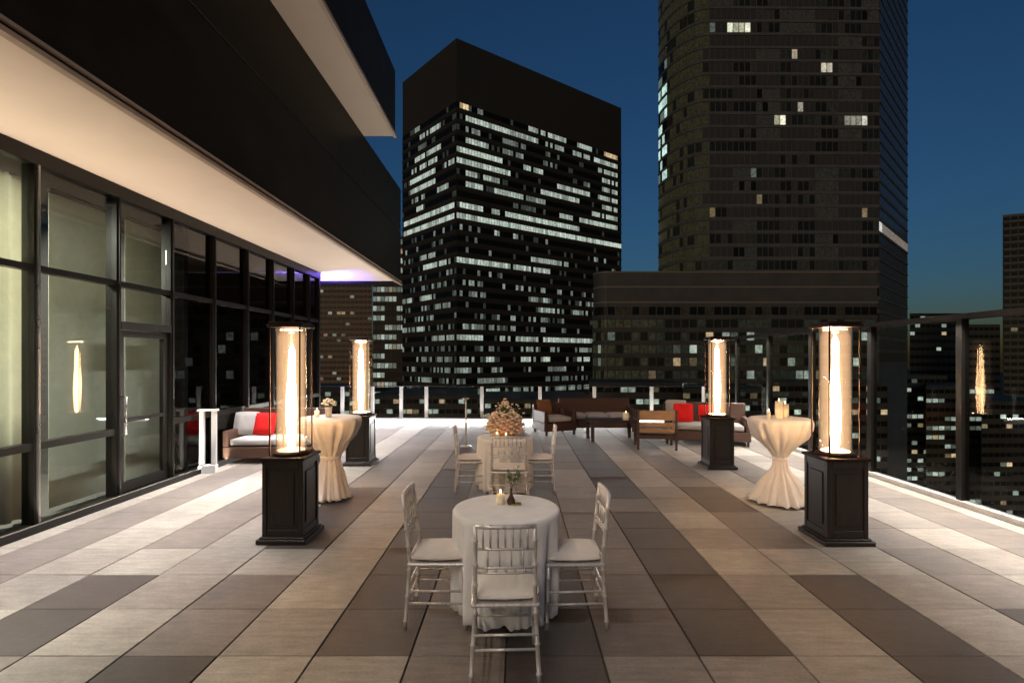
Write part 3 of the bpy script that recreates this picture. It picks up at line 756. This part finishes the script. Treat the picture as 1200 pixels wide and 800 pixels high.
# ------------------------------------------------------------------ the city
GZ = -110
ground = MB(); ground.quad([(-4000,-1500,GZ),(4000,-1500,GZ),(4000,6000,GZ),(-4000,6000,GZ)])
struct(ground.build('ground', M_GROUND))
rc = random.Random(44)
COOL, WARM, GREEN = (.60,.70,.60), (.85,.62,.36), (.40,.55,.45)
def litcol(b, warm=.25):
    c = WARM if rc.random() < warm else COOL
    k = b*rc.uniform(.55, 1.1); return tuple(v*k for v in c)
def facade(name, label, cat, foot, z1, fh, wh, cell, litf, mwall, ztop_rows=None, nrows=40, ledge=.25, group=None, z0=GZ, ledge_mat=None, winset=.84, faces=None):
    """foot: CCW polygon. One window band per floor, wrapping the visible faces; cells carry their own lit value"""
    cx = sum(p[0] for p in foot)/len(foot); cy = sum(p[1] for p in foot)/len(foot)
    root = thing(name, label, cat, (cx, cy, 0), 0, group)
    loc = [(x-cx, y-cy) for x, y in foot]
    MB().prism(loc, z0, z1).build('wall', mwall, root)
    n = len(loc); vis = []
    for k in range(n):
        a, b = Vector(loc[k]), Vector(loc[(k+1)%n]); d = b-a; nn = Vector((d.y, -d.x)).normalized()
        mid = (a+b)/2 + Vector((cx,cy))
        if nn.dot(-mid) > 0 and (faces is None or k in faces): vis.append((k, a, b, nn))
    zt = ztop_rows if ztop_rows is not None else z1-fh*.6
    lm = MB(); led_ok = False
    for r in range(nrows):
        zc = zt - fh*r
        if zc - fh < z0: break
        mb = MB(); ly = mb.bm.faces.layers.float_color.new('lit') if False else mb.bm.loops.layers.float_color.new('lit')
        for (k, a, b, nn) in vis:
            L = (b-a).length; nc = max(1, round(L/cell)); e = (b-a)/nc; o = nn*.12
            for i in range(nc):
                p0 = a + e*i + o + e*(1-winset)/2; p1 = a + e*(i+1) + o - e*(1-winset)/2
                col = litf(k, r, i, nc)
                al = 1.0
                if col is None: col, al = (0,0,0), 0.0
                lo, hi = zc-wh/2, zc+wh/2
                q = [(p0.x,p0.y,lo),(p1.x,p1.y,lo),(p1.x,p1.y,hi),(p0.x,p0.y,hi)]
                bk = [(x-nn.x*.1, y-nn.y*.1, z) for x, y, z in q]
                vs = [mb.bm.verts.new(p) for p in q]; vb = [mb.bm.verts.new(p) for p in bk]
                ff = [mb.bm.faces.new(vs)] + [mb.bm.faces.new((vb[j], vb[(j+1)%4], vs[(j+1)%4], vs[j])) for j in range(4)]
                for f_ in ff:
                    for l in f_.loops: l[ly] = (*col, al)
            if ledge:
                t = (b-a).normalized()
                A0 = a + nn*.02; B0 = b + nn*.02; A1 = a+nn*ledge-t*0; B1 = b+nn*ledge
                zl0, zl1 = zc-fh/2-(fh-wh)*.32, zc-fh/2+(fh-wh)*.32
                v = [lm.bm.verts.new((p.x,p.y,z)) for z in (zl0,zl1) for p in (A0,B0,B1,A1)]
                for q in ((0,1,2,3),(7,6,5,4),(0,4,5,1),(1,5,6,2),(2,6,7,3),(3,7,4,0)): lm.bm.faces.new([v[j] for j in q]); led_ok = True
        mb.build('window_band', M_WIN, root, keep_normals=True)
    if led_ok: lm.build('spandrel', ledge_mat or mwall, root)
    else: lm.bm.free()
    return root, loc

# black office tower: lit runs given along each face by bearing
CO, LE, RI = Vector((-19.9,168)), Vector((-43.6,195)), Vector((43.7,215))
def tpar(A, B, px):
    q = px-606; d = B-A
    return (600*A.x - q*A.y)/(q*d.y - 600*d.x)
right_runs = {0:[(540,549,1.1),(549,567,.25),(620,665,.8),(675,693,.9),(708,724,1)], 1:[(545,632,.9),(638,662,.6),(672,690,.7),(695,724,.9)],
 2:[(545,563,.4),(590,618,.3),(640,655,.2),(700,724,.7)], 3:[(545,572,.85),(590,612,.5),(635,655,.3),(705,724,.7)], 4:[(536,588,.95),(612,635,.8),(675,690,.3),(705,724,.7)],
 5:[(536,597,.95),(652,690,.9),(700,724,.8)], 6:[(545,560,.7),(565,587,.7),(633,678,.9),(705,724,.8)], 7:[(545,567,.9),(580,612,.9),(616,640,.5),(690,724,.8)],
 8:[(600,640,.15),(655,672,.7),(680,724,.9)], 9:[(537,567,1),(572,585,.5),(592,680,1)], 10:[(536,728,1)], 11:[(538,545,.4),(549,556,.3),(579,584,.7),(601,607,.6)],
 13:[(618,669,.6)], 14:[(533,562,.95),(564,598,.95),(600,622,.9),(625,646,.9)], 16:[(536,557,.5)], 17:[(538,565,.35),(634,641,.8)], 18:[(633,650,.7),(672,682,.6)], 19:[(634,642,.4),(655,660,.4)],
 20:[(536,556,.6),(557,600,.3),(634,648,.5)], 21:[(536,565,.8),(585,632,.7),(637,694,.9)], 22:[(570,580,.3),(610,630,.6),(640,655,.4),(680,694,.4)], 23:[(536,556,.5),(570,578,1),(610,625,.8),(637,644,1),(677,692,.8)],
 24:[(536,556,.5),(575,590,.4),(630,660,.25)], 25:[(560,590,.3),(640,690,.2)], 26:[(570,585,1),(600,625,.4),(650,690,.5)], 27:[(540,560,.3),(637,672,.7)], 28:[(545,580,.4),(600,690,.4)], 29:[(540,690,.3)]}
left_runs = {0:[(486,492,.4)],1:[(490,517,.7)], 2:[(487,500,.15)], 3:[(487,517,.8)], 4:[(483,512,.85)], 5:[(480,510,.9),(519,533,.7)], 6:[(481,510,.85)], 7:[(482,498,.6),(512,526,.7)], 8:[(488,496,.9)], 9:[(473,533,1)], 10:[(473,533,1)],
 13:[(473,481,.4),(493,510,.5)], 14:[(497,512,.9),(514,528,.8)], 16:[(513,527,.4)], 17:[(472,482,.7),(494,507,.7)], 18:[(510,528,.35)], 20:[(474,486,.4),(490,498,.7)], 21:[(504,531,.5)], 22:[(494,507,.4)], 23:[(494,507,.3),(513,528,.3)], 24:[(508,530,.3)], 25:[(494,507,.4)]}
def tower_lit(k, r, i, nc):
    A, B, runs = (LE, CO, left_runs) if k == 0 else (CO, RI, right_runs)
    t = (i+.5)/nc
    for p0, p1, b in runs.get(r, []):
        t0, t1 = tpar(A, B, p0), tpar(A, B, p1)
        if min(t0,t1) <= t <= max(t0,t1):
            if b > .85 or rc.random() < .55+b*.4:
                kk = b*.85*rc.choice([.5,.75,.9,1,1.1,1.2]); return tuple(v*kk for v in (COOL if r != 0 or b < 1 else WARM))
    if r >= 11 and rc.random() < (.07 if r < 16 else .14): kk = rc.uniform(.08,.5); return tuple(v*kk for v in COOL)
    if rc.random() < .12: return tuple(v*.05 for v in COOL)
    return (0,0,0)
FO = LE+RI-CO
facade('office_tower', 'black flat-topped office tower with bright rows of lit windows', 'tower', [tuple(LE), tuple(CO), tuple(RI), tuple(FO)], 106.9, 3.64, 1.75, 1.15, tower_lit, M_BLACKSTEEL, 85.3, 34, .2)

# tall apartment tower with a rounded glass end
fp = []
cxr, cyr, rx, ry = 49.0, 146.0, 8.6, 15.5
for k in range(9):
    a = R(180 + 90*k/8); fp.append((cxr+rx*math.cos(a), cyr+ry*math.sin(a)))
fp += [(70, 130.6), (92.6, 131), (119.6, 157), (119.6, 185), (60, 185)]
APL = {}
def apt_lit(k, r, i, nc):
    if k <= 1 and 9 <= r <= 18 : kk = rc.choice([0,.2,.9,1.2]); return tuple(v*kk for v in (.55,.8,.72))
    if k == 10:
        if r == 23: return (.75,.73,.66) if i < 2 else (.20,.165,.135)  # pale glint across the chamfer, put in as a glowing row of cells
        return None if rc.random() < .8 else (.006,.004,.003)
    key = APL.get((k, r, i))
    if key: return key
    if rc.random() < .010: return litcol(.25, .3)
    if k >= 7 and random.Random(r*31+k*7+i//4).random() < .30: return None
    if k <= 7: return (.022,.020,.009) if rc.random() < .8 else (.004,.004,.002)  # unlit panes get a faint emission so the glass looks lighter
    g = (i//4 + (r//9)) % 3
    if g == 0: return (.017,.016,.012) if rc.random() < .85 else (0,0,0)
    if g == 1: return (.008,.0075,.0055) if rc.random() < .5 else (.003,.003,.002)
    return (.002,.002,.0015) if rc.random() < .7 else (.012,.011,.008)
# floors: row r centre sits 15.5 px (3.36 m) apart; row 0 above the picture
APL.update({(8,8,3):(.9,.95,.7),(8,8,4):(.4,.4,.28),(8,8,5):(.5,.5,.36),(8,8,6):(.95,.95,.72),(9,10,0):(.4,.33,.24),(9,11,5):(.6,.55,.42),(9,11,6):(.5,.46,.36),(8,15,12):(1.1,1.05,.8),(8,15,11):(.4,.38,.27),
            (9,14,1):(.35,.32,.25),(9,15,9):(.25,.24,.2),(9,15,10):(.3,.29,.24),(9,15,11):(.26,.25,.2),(9,15,12):(.65,.65,.55),(8,22,0):(.16,.12,.06)})
facade('apartment_tower', 'tall grey apartment tower with a rounded glass end, mostly dark', 'tower', fp, 120.0, 3.36, 2.3, 1.5, apt_lit, M_APT, 113.0, 34, .22, faces=list(range(0,11)))
# low brown building with a rounded glass corner
fp = []
for k in range(7):
    a = R(180+90*k/6); fp.append((17.6+2.2*math.cos(a), 103.4+3.2*math.sin(a)))
fp += [(70.6, 100.4), (86, 126), (19, 126)]
def pod_lit(k, r, i, nc):
    if r == 0: return (.012,.009,.005) if rc.random() < .4 else (0,0,0)
    p = .10 if r < 3 else .17
    if rc.random() < p: return litcol(rc.choice([.15,.3,.7,1.0]), .3)
    if k < 6 or i < 6: return (.024,.024,.013) if rc.random() < .75 else (.004,.004,.002)  # weak greenish emission lightens panes of rooms that are not lit
    return (.016,.018,.012) if rc.random() < .6 else (.003,.003,.002)
pr, _ = facade('low_office_building', 'low brown glass building with a rounded corner in front of the apartment tower', 'building', fp, 18.9, 2.5, 1.55, 1.6, pod_lit, M_POD, 11.2, 24, .25, ledge_mat=M_POD)
for z in (18.6, 15.7, 12.7):
    pc = [(x*1.004-pr.location.x*1.004, y*1.0-pr.location.y) for x, y in fp]
    k = 1.006
    pc = [((x-pr.location.x)*k, (y-pr.location.y)*k*1.01) for x, y in fp]
    MB().prism(pc, z, z+.32).build('cornice', M_PODTRIM, pr)

def gen_lit(p, warm, bmax=.8, run=False):
    def f(k, r, i, nc):
        if run:
            rnd2 = random.Random(r*77+k*13+int(i/3)*7+int(p*1000)); on = rnd2.random() < p
        else: on = rc.random() < p
        return litcol(rc.uniform(.15, bmax), warm) if on else (0,0,0)
    return f
def px_foot(p0, p1, Y, depth, skew=0.0):
    x0, x1 = (p0-606)/600*Y, (p1-606)/600*(Y+skew)
    b0 = x0*(Y+depth)/Y+.3 if x0 > 0 else x0
    b1 = x1*(Y+skew+depth)/(Y+skew) if x1 < 0 else x1
    return [(x0,Y), (x1,Y+skew), (max(b1, b0+6),Y+skew+depth), (b0,Y+depth)]
def zat(py, Y): return EYE+(420-py)/600*Y
facade('brick_tower', 'tan brick tower with small dark windows, seen under the end of the soffit', 'building', px_foot(322,436,300,40), 72, 3.2, 1.5, 2.6, gen_lit(.10,.6,.5), M_BRICK, None, 50, .0)
facade('lit_office_block', 'narrow office block with many white lit floors left of the black tower', 'building', px_foot(437,474,210,40), 52, 3.9, 2.0, 1.7, gen_lit(.62,.08,.9,True), M_CITY, None, 30, .2)
facade('balcony_tower', 'pale grey apartment tower at the right edge of the view', 'tower', px_foot(1175,1290,230,40,-14), zat(252,230), 3.1, 1.6, 2.6, gen_lit(.03,.6,.4), M_APT, None, 46, 1.1)
fills = [ # p0, p1, top py, distance, lit share, label
 (1066,1134,367,320,.10,'dark office block under the wind screen rail right of the apartment tower'),
 (1134,1172,380,380,.06,'low dark block in the sky gap beside the balcony tower'),
 (1040,1110,440,190,.16,'dim block low behind the right wind screen, nearest on its left'),
 (1085,1165,452,170,.14,'low dim block with white lit floors seen through the right wind screen'),
 (1150,1230,470,150,.12,'low dark block below the balcony tower'),
 (1200,1330,410,260,.08,'dark block beyond the balcony tower at the right edge'),
 (690,800,448,88,.20,'low dark block with scattered white windows behind the sofas'),
 (800,905,455,84,.16,'low block with scattered windows behind the farther right heater'),
 (905,1040,447,92,.14,'low block behind the right cocktail table'),
 (560,700,468,120,.2,'low block at the foot of the black tower, behind the flowers'),
 (430,560,463,130,.22,'low block at the foot of the black tower, left part'),
 (300,432,455,160,.18,'low brick block at the foot of the tan brick tower')]
for p0, p1, py, Y, p, l in fills:
    facade('city_block', l, 'building', px_foot(p0,p1,Y,30), zat(py,Y), .012*Y+1.0, .005*Y+.4, .009*Y+.5, gen_lit(.30,.05,1.0,True) if 'white lit floors' in l else gen_lit(p*1.6,.25,1.2), M_CITY, None, 26, .12)

# ------------------------------------------------------------------ sky, sun, camera
w = bpy.data.worlds.new('World'); S.world = w; w.use_nodes = True
nt = w.node_tree; bg = nt.nodes['Background']
sky = nt.nodes.new('ShaderNodeTexSky'); sky.sky_type = 'NISHITA'; sky.sun_disc = False
sky.sun_elevation = R(2.6); sky.sun_rotation = R(200); sky.ozone_density = 4.1
nt.links.new(sky.outputs[0], bg.inputs[0]); bg.inputs[1].default_value = .09
sl = bpy.data.lights.new('sun', 'SUN'); sl.energy = .14; sl.angle = R(12); sl.color = (1,.84,.58)
so = bpy.data.objects.new('sun', sl); C.objects.link(so); so.rotation_euler = (R(86), 0, R(-20)); so.location = (0,0,30)

cam = bpy.data.cameras.new('camera'); co = bpy.data.objects.new('camera', cam); C.objects.link(co)
co.location = (0,0,EYE); co.rotation_euler = (R(90),0,0)
cam.sensor_width = 36; cam.lens = 18.0; cam.shift_x = -6/1200; cam.shift_y = 20/1200
cam.clip_start = .05; cam.clip_end = 8000
S.camera = co
S.view_settings.view_transform = 'Standard'; S.view_settings.look = 'None'; S.view_settings.exposure = 0; S.view_settings.gamma = 1
S.render.engine = 'CYCLES'
S.cycles.use_denoising = True
try: S.cycles.denoiser = 'OPENIMAGEDENOISE'
except Exception: pass
S.cycles.max_bounces = 10; S.cycles.transparent_max_bounces = 24; S.cycles.diffuse_bounces = 5; S.cycles.glossy_bounces = 4
S.cycles.sample_clamp_indirect = 6; S.cycles.caustics_reflective = False; S.cycles.caustics_refractive = False
